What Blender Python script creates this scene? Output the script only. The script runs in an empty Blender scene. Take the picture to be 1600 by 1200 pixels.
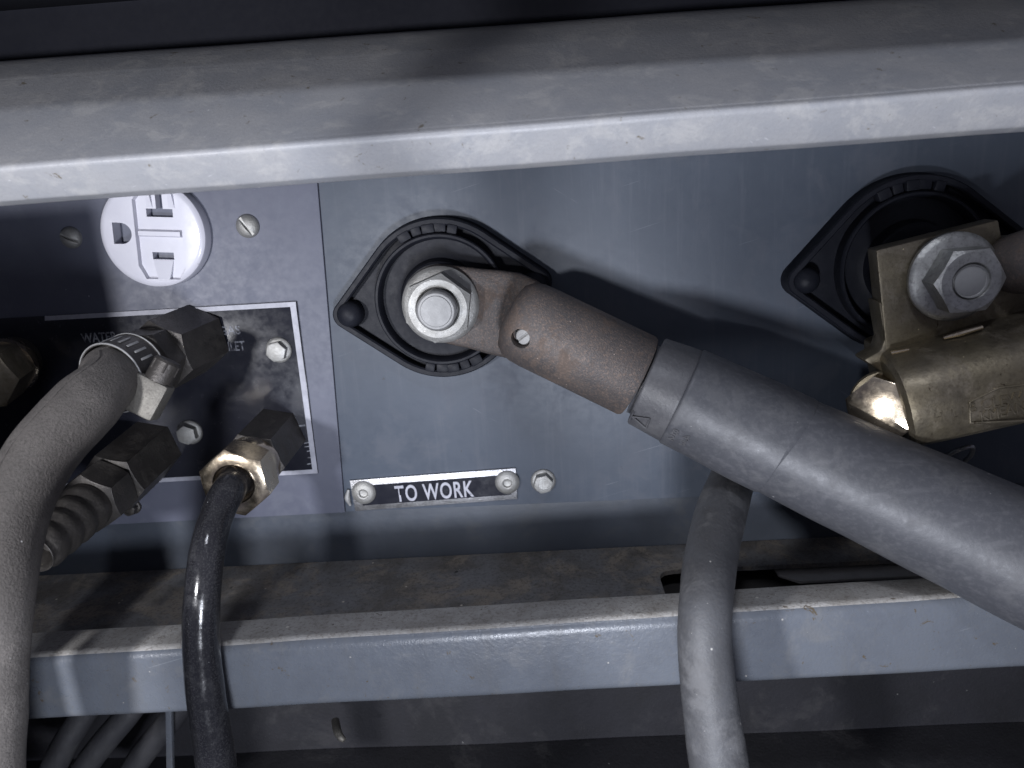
import bpy, bmesh, math, random
from mathutils import Vector, Matrix
random.seed(7)
# ---------------------------------------------------------------- camera (all lengths below in millimetres)
S = 0.001
F = 1180.0; D = 250.0
PITCH = math.radians(15.4); YAW = math.radians(2.3); ROLL = 0.068
cy, sy, cp, sp = math.cos(YAW), math.sin(YAW), math.cos(PITCH), math.sin(PITCH)
FW = Vector((-sy*cp, cy*cp, -sp)); R0 = Vector((cy, sy, 0)); U0 = R0.cross(FW)
RT = math.cos(ROLL)*R0 - math.sin(ROLL)*U0
UP = math.cos(ROLL)*U0 + math.sin(ROLL)*R0
CAM = Vector((0, -D, 0))
scene = bpy.context.scene
C = scene.collection
cd = bpy.data.cameras.new('camera'); cam = bpy.data.objects.new('camera', cd); C.objects.link(cam)
cam.matrix_world = Matrix(((RT.x, UP.x, -FW.x, 0), (RT.y, UP.y, -FW.y, -D*S), (RT.z, UP.z, -FW.z, 0), (0, 0, 0, 1)))
cd.sensor_width = 36; cd.lens = F/1600*36; cd.clip_start = 0.005; cd.clip_end = 20
cd.dof.use_dof = True; cd.dof.focus_distance = 0.232; cd.dof.aperture_fstop = 17
scene.camera = cam
# ---------------------------------------------------------------- world and lamps
w = bpy.data.worlds.new('World'); scene.world = w; w.use_nodes = True
wn = w.node_tree; bg = wn.nodes['Background']
tc = wn.nodes.new('ShaderNodeTexCoord'); wnz = wn.nodes.new('ShaderNodeTexNoise'); wnz.inputs['Scale'].default_value = 1.6
wr = wn.nodes.new('ShaderNodeValToRGB'); wr.color_ramp.elements[0].position = .40; wr.color_ramp.elements[1].position = .66
wr.color_ramp.elements[0].color = (.36, .36, .54, 1); wr.color_ramp.elements[1].color = (1.5, 1.55, 1.9, 1)
wn.links.new(tc.outputs['Generated'], wnz.inputs['Vector']); wn.links.new(wnz.outputs['Fac'], wr.inputs['Fac'])
wn.links.new(wr.outputs['Color'], bg.inputs['Color']); bg.inputs['Strength'].default_value = 0.145

def lamp(name, loc, target, size, power, col, size_y=None, spread=None):
    l = bpy.data.lights.new(name, 'AREA'); l.shape = 'RECTANGLE' if size_y else 'DISK'
    l.size = size*S
    if size_y: l.size_y = size_y*S
    if spread: l.spread = math.radians(spread)
    l.energy = power; l.color = col
    o = bpy.data.objects.new(name, l); C.objects.link(o)
    o.location = Vector(loc)*S
    o.rotation_euler = (Vector(target)-Vector(loc)).to_track_quat('-Z', 'Y').to_euler()
    return o
lamp('work_lamp', (-185, -370, -40), (0, 0, -50), 30, 1.25, (.95, .955, 1))
lamp('low_lamp', (-10, -320, -150), (0, 0, -20), 40, .78, (.86, .90, 1))
lamp('room_lamp', (-20, -330, 300), (20, 0, -100), 45, .52, (.86, .90, 1))
scene.view_settings.view_transform = 'Standard'; scene.view_settings.look = 'None'
scene.view_settings.exposure = 0; scene.view_settings.gamma = 1; scene.view_settings.use_curve_mapping = False

# ---------------------------------------------------------------- measuring helpers
def ray(px, py):
    return ((px-800)/F)*RT + ((600-py)/F)*UP + FW
def at(px, py, h=0.0):            # point standing h mm in front of the rear panel
    d = ray(px, py); return CAM + d*((D-h)/d.y)
def atz(px, py, z):               # point on a level plane
    d = ray(px, py); return CAM + d*(z/d.z)
def ln(p, q, x):                  # straight line through two picture points
    return p[1] + (q[1]-p[1])*(x-p[0])/(q[0]-p[0])

# ---------------------------------------------------------------- materials
def mat(name, base, rough=.5, metal=0.0, mott=None, dust=None, specks=None, chips=None, bump=(.15, 1.5), grain=None, streak=None, coat=0, spec=.5, edge=None, scratch=None):
    """base colour with mottling (colour, scale per mm, amount), dust patches, small specks and a fine bump"""
    m = bpy.data.materials.new(name); m.use_nodes = True
    nt = m.node_tree; N = nt.nodes; L = nt.links
    b = N['Principled BSDF']
    b.inputs['Metallic'].default_value = metal; b.inputs['Roughness'].default_value = rough
    b.inputs['Specular IOR Level'].default_value = spec
    if coat: b.inputs['Coat Weight'].default_value = coat; b.inputs['Coat Roughness'].default_value = .12
    t = N.new('ShaderNodeTexCoord'); mp = N.new('ShaderNodeMapping'); mp.inputs['Scale'].default_value = (1000, 1000, 1000)
    L.new(t.outputs['Object'], mp.inputs['Vector'])
    V = mp.outputs['Vector']
    def noise(scale, detail=4, rough_=.6, vec=None, dist=0):
        n = N.new('ShaderNodeTexNoise'); n.inputs['Scale'].default_value = scale; n.inputs['Detail'].default_value = detail
        n.inputs['Roughness'].default_value = rough_; n.inputs['Distortion'].default_value = dist
        L.new(vec or V, n.inputs['Vector']); return n.outputs['Fac']
    def ramp(fac, a, c, lo=0, hi=1):
        r = N.new('ShaderNodeMapRange'); r.inputs['From Min'].default_value = a; r.inputs['From Max'].default_value = c
        r.inputs['To Min'].default_value = lo; r.inputs['To Max'].default_value = hi; r.interpolation_type = 'SMOOTHSTEP'
        L.new(fac, r.inputs['Value']); return r.outputs['Result']
    def mix(fac, a, c):
        x = N.new('ShaderNodeMix'); x.data_type = 'RGBA'
        if isinstance(fac, (int, float)): x.inputs['Factor'].default_value = fac
        else: L.new(fac, x.inputs['Factor'])
        for s, v in (('A', a), ('B', c)):
            i = [k for k in x.inputs if k.name == s and k.type == 'RGBA'][0]
            if isinstance(v, tuple): i.default_value = (*v[:3], 1)
            else: L.new(v, i)
        return [k for k in x.outputs if k.type == 'RGBA'][0]
    def mul(a, c):
        x = N.new('ShaderNodeMath'); x.operation = 'MULTIPLY'
        for i, v in ((0, a), (1, c)):
            if isinstance(v, (int, float)): x.inputs[i].default_value = v
            else: L.new(v, x.inputs[i])
        return x.outputs[0]
    col = tuple(base)
    rg = None
    if mott:
        col = mix(mul(ramp(noise(mott[1], 6, .65), .36, .66), mott[2]), col, mott[0])
    if streak:                    # (colour, amount, scale vector)
        m2 = N.new('ShaderNodeMapping'); m2.inputs['Scale'].default_value = tuple(1000*s for s in streak[2])
        L.new(t.outputs['Object'], m2.inputs['Vector'])
        col = mix(mul(ramp(noise(1, 5, .6, m2.outputs['Vector']), .52, .72), streak[1]), col, streak[0])
    if dust:                      # (colour, scale, amount, threshold)
        dm = mul(ramp(noise(dust[1], 8, .72, dist=.4), dust[3], dust[3]+.14), dust[2])
        col = mix(dm, col, dust[0]); rg = dm
    if grain:                     # (colour, scale, amount)
        col = mix(mul(ramp(noise(grain[1], 3, .7), .48, .66), grain[2]), col, grain[0])
    if chips:                     # (colour, scale, threshold)
        n1 = ramp(noise(chips[1], 5, .7, dist=.8), chips[2], chips[2]+.03)
        col = mix(n1, col, chips[0])
    if scratch:                   # two sparse families of thin scratches
        for rot, sc3 in (((0, .6, 0), (.035, 1, 1.6)), ((0, -.25, 0), (.03, 1, 2.2))):
            m3 = N.new('ShaderNodeMapping'); m3.vector_type = 'TEXTURE'
            m3.inputs['Rotation'].default_value = rot; m3.inputs['Scale'].default_value = tuple(.001/q for q in sc3)
            L.new(t.outputs['Object'], m3.inputs['Vector'])
            col = mix(mul(ramp(noise(1, 2, .5, m3.outputs['Vector'], .3), .755, .79), scratch[1]), col, scratch[0])
    if specks:                    # (colour, cell scale, radius, gate)
        for k, (sc, rad) in enumerate(((specks[1], specks[2]), (specks[1]*2.3, specks[2]*.8))):
            v = N.new('ShaderNodeTexVoronoi'); v.inputs['Scale'].default_value = sc; L.new(V, v.inputs['Vector'])
            s1 = ramp(v.outputs['Distance'], rad*.55, rad, 1, 0)
            sep = N.new('ShaderNodeSeparateColor'); L.new(v.outputs['Color'], sep.inputs['Color'])
            g = ramp(sep.outputs['Red'], specks[3], specks[3]+.02)
            col = mix(mul(mul(s1, g), .85), col, specks[0])
    if isinstance(col, tuple): b.inputs['Base Color'].default_value = (*col[:3], 1)
    else: L.new(col, b.inputs['Base Color'])
    rn = ramp(noise(.35, 5, .65), .3, .7, max(.05, rough-.05), min(1, rough+.06))
    if rg is not None:
        x = N.new('ShaderNodeMath'); x.operation = 'ADD'; x.use_clamp = True; L.new(rn, x.inputs[0]); L.new(mul(rg, .3), x.inputs[1]); rn = x.outputs[0]
    L.new(rn, b.inputs['Roughness'])
    if bump:
        bp = N.new('ShaderNodeBump'); bp.inputs['Strength'].default_value = bump[0]; bp.inputs['Distance'].default_value = .0004
        L.new(noise(bump[1], 6, .6), bp.inputs['Height']); L.new(bp.outputs['Normal'], b.inputs['Normal'])
    return m

WH = (.75, .76, .8)
M = {}
M['panel'] = mat('blue_grey_panel_paint', (.068, .082, .108), .5, mott=((.056, .068, .09), .03, .6), dust=((.09, .098, .12), .05, .45, .5), specks=(WH, .055, .05, .9), chips=((.05, .055, .065), .2, .70), scratch=((.20, .215, .25), .6), bump=(.06, .5), streak=((.11, .12, .145), .25, (.5, .5, .03)))
M['left'] = mat('grey_panel_paint', (.10, .107, .145), .52, mott=((.083, .09, .125), .05, .6), dust=((.13, .14, .175), .08, .4, .5), specks=(WH, .08, .045, .88), chips=((.075, .08, .11), .13, .685), scratch=((.24, .25, .3), .6), bump=(.06, .5))
M['lower'] = mat('lower_panel_paint', (.062, .072, .092), .42, mott=((.048, .056, .07), .05, .6), dust=((.08, .085, .092), .07, .4, .52), bump=(.12, .8))
M['hood'] = mat('hood_paint', (.315, .317, .33), .42, mott=((.26, .27, .295), .05, .8), dust=((.40, .395, .39), .09, .5, .5), grain=((.24, .24, .25), 1.2, .25), specks=((.7, .7, .7), .07, .05, .86), chips=((.17, .155, .13), .22, .655), scratch=((.6, .6, .63), .5), bump=(.25, 1.2))
M['shelf'] = mat('dirty_shelf_paint', (.17, .17, .175), .62, mott=((.105, .094, .082), .05, .9), dust=((.25, .215, .175), .06, .75, .47), grain=((.05, .045, .04), .9, .5), specks=((.55, .5, .42), .2, .1, .84), chips=((.03, .03, .03), .16, .68), bump=(.5, 1.1))
M['rail'] = mat('rail_paint', (.125, .138, .162), .3, mott=((.105, .115, .135), .07, .7), dust=((.17, .17, .17), .05, .4, .52), grain=((.13, .135, .14), 1.0, .3), specks=((.45, .43, .4), .2, .07, .86), chips=((.10, .08, .055), .2, .645), scratch=((.3, .32, .34), .5), bump=(.3, 1.0), streak=((.12, .12, .12), .35, (.09, .09, .02)))
M['railtop'] = mat('dusty_rail_top', (.42, .41, .395), .6, mott=((.30, .285, .265), .08, .9), grain=((.14, .12, .10), .9, .5), specks=((.7, .68, .62), .2, .12, .84), chips=((.12, .10, .08), .2, .66), bump=(.5, 1.4))
M['black'] = mat('black_plaque', (.014, .015, .022), .22, mott=((.02, .021, .028), .04, .6), specks=((.4, .4, .4), .1, .04, .93), bump=(.02, .3), spec=.3)
M['ink'] = mat('worn_white_ink', (.38, .385, .44), .5, mott=((.28, .285, .33), .4, .7), chips=((.05, .05, .07), .5, .68), bump=(.1, 2))
M['inkfaint'] = mat('faded_white_ink', (.26, .27, .30), .6, mott=((.08, .08, .1), .5, .9), chips=((.03, .03, .04), .8, .53), bump=(.1, 2))
M['white'] = mat('white_plastic', (.54, .54, .60), .4, mott=((.48, .48, .55), .08, .6), specks=((.3, .3, .33), .3, .08, .93), bump=(.04, 1), coat=.3)
M['slot'] = mat('dark_slot', (.05, .05, .065), .6)
M['zinc'] = mat('zinc_plate', (.40, .40, .39), .55, .75, mott=((.32, .315, .30), .25, .8), grain=((.28, .27, .25), 1.8, .4), specks=((.9, .9, .88), .6, .1, .85), bump=(.35, 2.2))
M['nutzinc'] = mat('grey_zinc_nut', (.46, .46, .45), .42, .85, mott=((.33, .33, .32), .18, .9), grain=((.2, .2, .19), .9, .5), specks=((.75, .75, .72), .5, .1, .88), chips=((.1, .1, .1), .35, .70), bump=(.3, 1.4))
M['steel'] = mat('bright_steel', (.33, .33, .33), .6, .35, mott=((.28, .28, .28), .3, .6), grain=((.34, .34, .34), 2.2, .3), bump=(.2, 2.5))
M['alu'] = mat('worn_aluminium', (.50, .50, .52), .42, 1.0, mott=((.33, .33, .34), .2, .8), grain=((.22, .22, .23), 1.5, .5), bump=(.3, 2))
M['oldsteel'] = mat('stained_old_steel', (.20, .19, .17), .6, .6, mott=((.2, .19, .17), .2, .8), grain=((.12, .11, .10), 1.2, .5), bump=(.35, 1.5))
M['brass'] = mat('bright_brass', (.62, .54, .42), .22, 1.0, mott=((.58, .46, .32), .08, .6), grain=((.45, .35, .24), 1.6, .15), bump=(.08, .8))
M['oldbrass'] = mat('tarnished_brass', (.20, .172, .12), .44, .8, mott=((.14, .122, .095), .07, .9), dust=((.24, .21, .17), .09, .6, .5), grain=((.12, .10, .07), 1.1, .5), specks=((.6, .52, .34), .35, .09, .86), chips=((.06, .045, .03), .17, .66), bump=(.22, .9))
M['darkbrass'] = mat('oxidised_dark_brass', (.07, .064, .06), .45, .5, mott=((.05, .046, .043), .15, .8), dust=((.10, .092, .083), .13, .6, .5), grain=((.045, .042, .04), 1.1, .4), specks=((.32, .28, .2), .4, .08, .9), bump=(.4, 1.3))
M['copper'] = mat('oxidised_copper_lug', (.096, .083, .078), .54, .35, mott=((.07, .064, .064), .07, .95), dust=((.12, .088, .07), .10, .7, .5), grain=((.165, .122, .10), 1.5, .75), specks=((.5, .4, .34), .5, .10, .86), bump=(.55, 2.2))
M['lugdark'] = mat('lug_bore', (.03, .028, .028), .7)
M['bake'] = mat('black_moulded_insulator', (.010, .011, .016), .5, mott=((.017, .018, .024), .12, .7), dust=((.03, .03, .033), .16, .3, .55), specks=((.2, .2, .22), .4, .05, .95), bump=(.12, .8), spec=.16)
M['cable'] = mat('dusty_grey_rubber', (.058, .06, .069), .46, mott=((.052, .054, .061), .05, .6), dust=((.10, .10, .105), .1, .35, .5), grain=((.10, .10, .11), .7, .3), specks=((.45, .44, .44), .2, .07, .9), chips=((.05, .05, .055), .16, .70), bump=(.16, .6), streak=((.11, .11, .12), .4, (.05, .4, .4)))
M['sleeve'] = mat('heat_shrink_sleeve', (.066, .066, .072), .44, mott=((.06, .06, .066), .05, .8), dust=((.11, .11, .115), .09, .4, .5), grain=((.10, .10, .105), .9, .3), specks=((.55, .55, .55), .25, .06, .92), bump=(.3, .9))
M['hose'] = mat('dusty_rubber_hose', (.11, .10, .094), .72, mott=((.078, .071, .067), .06, .9), dust=((.155, .142, .133), .08, .5, .5), grain=((.065, .06, .055), 1.3, .75), specks=((.75, .74, .74), .11, .085, .87), bump=(.9, 1.6))
M['tube'] = mat('glossy_black_tube', (.014, .014, .017), .15, dust=((.06, .06, .063), .10, .3, .52), grain=((.10, .10, .10), 2.2, .25), specks=((.5, .5, .5), .35, .07, .86), bump=(.12, .9))
M['smallcable'] = mat('small_grey_rubber_cable', (.075, .077, .084), .55, mott=((.055, .055, .058), .06, .9), dust=((.15, .15, .155), .07, .5, .48), grain=((.09, .088, .088), 1.1, .35), specks=((.5, .49, .46), .3, .09, .85), bump=(.4, 1))
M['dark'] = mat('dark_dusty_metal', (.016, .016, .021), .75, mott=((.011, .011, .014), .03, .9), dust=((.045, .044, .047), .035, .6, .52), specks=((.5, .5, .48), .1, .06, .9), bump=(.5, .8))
M['gloom'] = mat('painted_shade_black', (.016, .017, .024), .75, mott=((.011, .012, .018), .02, .8), bump=(.05, .5), spec=.15)  # near-black colour puts the shade above the hood into the surface
M['darkhose'] = mat('dark_hose', (.028, .028, .033), .7, dust=((.05, .05, .052), .06, .5, .48), bump=(.4, 1))
M['pale'] = mat('pale_lit_metal', (.46, .45, .43), .5, mott=((.34, .33, .31), .08, .8), bump=(.3, 1))  # the lit look of the slot ledge is put into this colour
M['added_blocker'] = mat('blocker_paint', (.10, .11, .14), .5, mott=((.07, .08, .1), .03, .8))  # plain dark colour of the added light blockers

# ---------------------------------------------------------------- mesh helpers
class Fr:                        # a local frame: p(u, v, w) = origin + u*x + v*y + w*axis
    def __init__(s, o, axis, x=None):
        s.o = Vector(o); s.w = Vector(axis).normalized()
        x = Vector(x) if x is not None else Vector((1, 0, 0))
        if abs(x.normalized().dot(s.w)) > .98: x = Vector((0, 0, 1))
        s.x = (x - s.w*x.dot(s.w)).normalized(); s.y = s.w.cross(s.x)
        if s.y.z < -1e-6 and abs(s.w.z) < .9: pass
    def p(s, u, v, w): return s.o + s.x*u + s.y*v + s.w*w
def panel(px, py, h=0, ang=0):   # frame on the panel: w points at the viewer, x along the picture's right
    f = Fr(at(px, py, h), (0, -1, 0), (math.cos(ang), 0, math.sin(ang)))
    return f

class MB:
    def __init__(s): s.bm = bmesh.new()
    def loft(s, rings, closed=True, cap=True):
        vs = [[s.bm.verts.new(p) for p in r] for r in rings]
        n = len(vs[0])
        for a, b in zip(vs, vs[1:]):
            for i in range(n if closed else n-1):
                j = (i+1) % n
                try: s.bm.faces.new((a[i], a[j], b[j], b[i]))
                except ValueError: pass
        if cap and closed:
            for r in (vs[0], vs[-1]):
                try: s.bm.faces.new(r)
                except ValueError: pass
        return s
    def lathe(s, f, prof, n=48, cap=True, a0=0):
        rings = []
        for r, w in prof:
            rings.append([f.p(r*math.cos(a0+2*math.pi*i/n), r*math.sin(a0+2*math.pi*i/n), w) for i in range(n)])
        return s.loft(rings, cap=cap)
    def poly(s, f, pts, w0, w1):
        return s.loft([[f.p(x, y, w0) for x, y in pts], [f.p(x, y, w1) for x, y in pts]])
    def box(s, f, x0, x1, y0, y1, w0, w1):
        return s.poly(f, [(x0, y0), (x1, y0), (x1, y1), (x0, y1)], w0, w1)
    def hexa(s, f, R, w0, w1, a0=0, rin=0, cham=True, both=False, nsub=6):
        n = 6*nsub; pts = []
        ap = R*math.cos(math.pi/6)
        for i in range(n):
            a = 2*math.pi*i/n; k = (a % (math.pi/3)) - math.pi/6
            pts.append((ap/math.cos(k), a + a0))
        ring = lambda w, rr=None, c=0: [f.p((rr or r)*math.cos(a), (rr or r)*math.sin(a), w - c*max(0, r-ap*.96)*.55) for r, a in pts]
        rings = [ring(w0, None, -1) if both else ring(w0)]
        if both: rings.insert(0, ring(w0, ap*.96))
        if cham:
            rings += [ring(w1, None, 1), ring(w1, ap*.95)]
        else: rings += [ring(w1)]
        if rin: rings += [ring(w1, rin*1.08), ring(w1-.5, rin), ring(w1-4, rin)]
        return s.loft(rings)
    def tube(s, pts, rad, n=32, cap=True, seg=10, wob=0):
        P, Rr = smooth(pts, rad, seg)
        rings = []; T0 = (P[1]-P[0]).normalized(); nx = T0.orthogonal().normalized()
        for i, p in enumerate(P):
            T = (P[min(i+1, len(P)-1)]-P[max(i-1, 0)]).normalized()
            nx = (nx - T*nx.dot(T)).normalized(); ny = T.cross(nx)
            rr = Rr[i]*(1 + wob*(math.sin(i*.37)+math.sin(i*.83+1))*.5)
            rings.append([p + (nx*math.cos(2*math.pi*k/n) + ny*math.sin(2*math.pi*k/n))*rr for k in range(n)])
        return s.loft(rings, cap=cap)
    def dome(s, f, r, h, n=32, w0=0):
        prof = [(r, w0)] + [(r*math.cos(t*math.pi/2/8), w0 + h*math.sin(t*math.pi/2/8)) for t in range(1, 8)] + [(r*.02, w0+h)]
        return s.lathe(f, prof, n)
    def build(s, name, m, parent=None, bevel=0, ang=32, segs=2):
        bm = s.bm
        bmesh.ops.recalc_face_normals(bm, faces=bm.faces)
        if bevel:
            es = [e for e in bm.edges if len(e.link_faces) == 2 and e.calc_face_angle(0) > math.radians(28)]
            bmesh.ops.bevel(bm, geom=es, offset=bevel, segments=segs, affect='EDGES', profile=.5, clamp_overlap=True)
        for fc in bm.faces: fc.smooth = True
        for e in bm.edges:
            if len(e.link_faces) == 2 and e.calc_face_angle(0) > math.radians(ang): e.smooth = False
        ro = parent_origin(parent)
        for v in bm.verts: v.co = v.co*S - ro
        me = bpy.data.meshes.new(name); bm.to_mesh(me); bm.free()
        o = bpy.data.objects.new(name, me); C.objects.link(o)
        for mm in (m if isinstance(m, (list, tuple)) else [m]): me.materials.append(M[mm] if isinstance(mm, str) else mm)
        if parent: o.parent = parent
        return o
def parent_origin(p):
    v = Vector((0, 0, 0))
    while p: v += p.location; p = p.parent
    return v
def smooth(pts, rad, seg):
    P = [Vector(p) for p in pts]; n = len(P)
    if not isinstance(rad, (list, tuple)): rad = [rad]*n
    if n == 2: seg = max(seg, 2)
    out, ro = [], []
    g = lambda i: P[i] if 0 <= i < n else (P[0]*2-P[1] if i < 0 else P[-1]*2-P[-2])
    for i in range(n-1):
        a, b, c, d = g(i-1), g(i), g(i+1), g(i+2)
        for k in range(seg):
            t = k/seg
            out.append(.5*((2*b)+(c-a)*t+(2*a-5*b+4*c-d)*t*t+(3*b-a-3*c+d)*t**3))
            tt = t*t*(3-2*t); ro.append(rad[i]*(1-tt)+rad[i+1]*tt)
    out.append(P[-1]); ro.append(rad[-1]); return out, ro
def thing(name, label, cat, loc, group=None):
    o = bpy.data.objects.new(name, None); C.objects.link(o); o.location = Vector(loc)*S; o.empty_display_size = .01
    o['label'] = label; o['category'] = cat
    if group: o['group'] = group
    return o
def tag(o, label, cat, group=None):
    o['label'] = label; o['category'] = cat
    if group: o['group'] = group
    return o
def settle(o):                   # single-mesh thing: put its origin at its middle
    me = o.data; c = sum((v.co for v in me.vertices), Vector())/len(me.vertices)
    for v in me.vertices: v.co -= c
    o.location = o.location + c
    return o
def text_bm(body, f, width, height, depth, weight=.01, spacing=1.0, bend=None):
    cu = bpy.data.curves.new('t', 'FONT'); cu.body = body; cu.size = 1; cu.extrude = .02; cu.offset = weight; cu.space_character = spacing
    cu.align_x = 'CENTER'; cu.resolution_u = 4
    o = bpy.data.objects.new('t', cu); C.objects.link(o)
    bpy.context.view_layer.update()
    dg = bpy.context.evaluated_depsgraph_get(); me = bpy.data.meshes.new_from_object(o.evaluated_get(dg))
    bpy.data.objects.remove(o); bpy.data.curves.remove(cu)
    xs = [v.co.x for v in me.vertices]; ys = [v.co.y for v in me.vertices]; zs = [v.co.z for v in me.vertices]
    x0, x1, y0, y1, z0, z1 = min(xs), max(xs), min(ys), max(ys), min(zs), max(zs)
    for v in me.vertices:
        u = ((v.co.x-x0)/(x1-x0)-.5)*width; vv = ((v.co.y-y0)/(y1-y0)-.5)*height; ww = (v.co.z-z0)/(z1-z0)*depth
        v.co = bend(u, vv, ww) if bend else f.p(u, vv, ww)
    mb = MB(); mb.bm.from_mesh(me); bpy.data.meshes.remove(me); return mb
def boolean(o, cutters):
    for c in cutters:
        md = o.modifiers.new('b', 'BOOLEAN'); md.operation = 'DIFFERENCE'; md.object = c; md.solver = 'EXACT'
    bpy.context.view_layer.update()
    dg = bpy.context.evaluated_depsgraph_get(); me = bpy.data.meshes.new_from_object(o.evaluated_get(dg))
    old = o.data; o.modifiers.clear(); o.data = me; bpy.data.meshes.remove(old)
    for c in cutters:
        m_ = c.data; bpy.data.objects.remove(c); bpy.data.meshes.remove(m_)
    bm = bmesh.new(); bm.from_mesh(me)
    for fc in bm.faces: fc.smooth = True
    for e in bm.edges: e.smooth = not (len(e.link_faces) == 2 and e.calc_face_angle(0) > math.radians(32))
    bm.to_mesh(me); bm.free()
    return o

# frame for the panel plate outlines drawn as picture polygons at height h
def plate(pts, h0, h1):
    mb = MB(); P1 = [at(x, y, h1) for x, y in pts]
    P0 = [Vector((p.x, -h0, p.z)) for p in P1]
    mb.loft([P0, P1]); return mb

# ================================================================ THE MACHINE CABINET
cab = thing('machine_cabinet', 'blue grey sheet metal machine back with protruding hood above, dirty shelf and long rail below', 'machine cabinet', (0, 0, -100))
# right-hand panel (sits 1.2 mm proud), left-hand connector panel, lower strip
plate([(486, 150), (2000, 60), (2000, 738), (540, 800)], -1.2, 1.2).build('terminal_panel', 'panel', cab, bevel=.35)
plate([(-500, 250), (484.5, 150), (539, 801), (-500, 855)], -1.6, 0.0).build('connector_panel', 'left', cab, bevel=.3)
mb = MB()
zb = at(500, 878, -1.5).z                                   # height of the shelf
a = at(500, 760, -4)
mb.loft([[Vector((-330, 4, a.z)), Vector((420, 4, a.z)), Vector((420, 4, zb-3)), Vector((-330, 4, zb-3))],
         [Vector((-330, 1.8, a.z)), Vector((420, 1.8, a.z)), Vector((420, 1.8, zb-3)), Vector((-330, 1.8, zb-3))]])
mb.build('lower_strip', 'lower', cab)
# hood: bent sheet.  Picture lines (left x=0, right x=1600) at their own stand-off
def hood_prof(x):
    rows = [((0, 322), (1600, 206), 54), ((0, 315), (1600, 199), 59.5), ((0, 262), (1600, 135), 66), ((0, 165), (1600, 60), 37), ((0, 126), (1600, 22), 24), ((0, 92), (1600, -24), 6)]
    P = [at(x, ln(a_, b_, x), h) for a_, b_, h in rows]
    P = [Vector((P[0].x, -2, P[0].z+.5))] + P + [Vector((P[-1].x, 30, P[-1].z+.4))]
    return P
def rounded(P, rr, k=4):
    out = [P[0]]
    for i in range(1, len(P)-1):
        r = rr[i]
        if r <= 0: out.append(P[i]); continue
        a_, c_ = (P[i-1]-P[i]), (P[i+1]-P[i]); la, lc = min(r, a_.length*.45), min(r, c_.length*.45)
        p0, p1 = P[i]+a_.normalized()*la, P[i]+c_.normalized()*lc
        for t in range(k+1):
            s_ = t/k; out.append(p0*(1-s_)**2 + P[i]*2*s_*(1-s_) + p1*s_*s_)
    out.append(P[-1]); return out
rr = [0, 1.2, 1.0, 2.4, 1.2, 1.5, 14, 0]
xs = [-700, 2300]
PL, PR = rounded(hood_prof(xs[0]), rr), rounded(hood_prof(xs[1]), rr)
mb = MB(); rings = []
NS = 90
for i in range(NS+1):
    t = i/NS
    rings.append([p.lerp(q, t) + Vector((0, math.sin(i*.31)*.12+math.sin(i*.77)*.06, math.sin(i*.45+2)*.08)) for p, q in zip(PL, PR)])
back = [[Vector((p.x, p.y+1.5, p.z+.9)) for p in reversed(r)] for r in rings]
mb.loft([r+b for r, b in zip(rings, back)])
mb.build('hood', 'hood', cab, ang=50)
mb = MB(); mb.box(Fr((0, 26, 0), (0, -1, 0), (1, 0, 0)), -400, 500, 20, 400, -3, 0); mb.build('upper_shade_sheet', 'gloom', cab)  # near-black sheet standing in for the shade above the hood
mb = MB(); mb.box(Fr((0, 26, 64), (0, -1, 0), (1, 0, 0)), -400, 500, 0, 3, 3, 106); mb.build('overhead_blocker', 'gloom', cab, bevel=.5)  # added unseen slab that keeps overhead light off the upper hood
# shelf with a slot, rail
def rail_pt(x, which):
    L = {'bt': ((40, 997), (1430, 911), 46), 'ft': ((40, 1031), (1400, 943), 58), 'fb': ((40, 1118), (1600, 1035), 58.5)}[which]
    return at(x, ln(L[0], L[1], x), L[2])
def rail_prof(x):
    bt, ft, fb = rail_pt(x, 'bt'), rail_pt(x, 'ft'), rail_pt(x, 'fb')
    return [Vector((bt.x, bt.y, bt.z-14)), bt, ft, fb, Vector((fb.x, fb.y+10, fb.z-.3))]
PL, PR = rail_prof(-500), rail_prof(2100)
PL, PR = rounded(PL, [0, 1.0, 2.6, 1.6, 0], 5), rounded(PR, [0, 1.0, 2.6, 1.6, 0], 5)
rings = []
for i in range(NS+1):
    t = i/NS
    rings.append([p.lerp(q, t) + Vector((0, math.sin(i*.37)*.1+math.sin(i*.9)*.05, math.sin(i*.5+2)*.07)) for p, q in zip(PL, PR)])
mb = MB(); mb.loft(rings, closed=False, cap=False)
o = mb.build('rail', ['rail', 'railtop'], cab, ang=60)
bm = bmesh.new(); bm.from_mesh(o.data)
for fc in bm.faces:
    if abs(fc.normal.z) > .8 and fc.calc_center_median().z*1000 + 100 > 0: pass
    if abs(fc.normal.z) > .8: fc.material_index = 1
bm.to_mesh(o.data); bm.free()
md = o.modifiers.new('t', 'SOLIDIFY'); md.thickness = .0016; md.offset = -1
def shelf_poly(pts, z0, z1):
    mb = MB(); mb.loft([[Vector((x, -h, z)) for x, h in pts] for z in (z0, z1)]); return mb
s0 = atz(1040, 930, zb); sL = s0.x; sT = -atz(1230, 882, zb).y; sR = atz(1500, 900, zb).x
zs_ = zb
shf = shelf_poly([(-330, -1.4), (420, -1.4), (420, 50), (-330, 50)], zs_-1.6, zs_).build('shelf', 'shelf', cab)
cut = MB(); cut.loft([[Vector((x, -h, z)) for x, h in [(sL, 70), (sR+60, 70), (sR+60, sT), (sL+5, sT), (sL+2, sT+1), (sL+.6, sT+2.6), (sL, sT+5)]] for z in (zs_-8, zs_+8)])
cut = cut.build('cut', 'shelf', cab)
boolean(shf, [cut])
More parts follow.
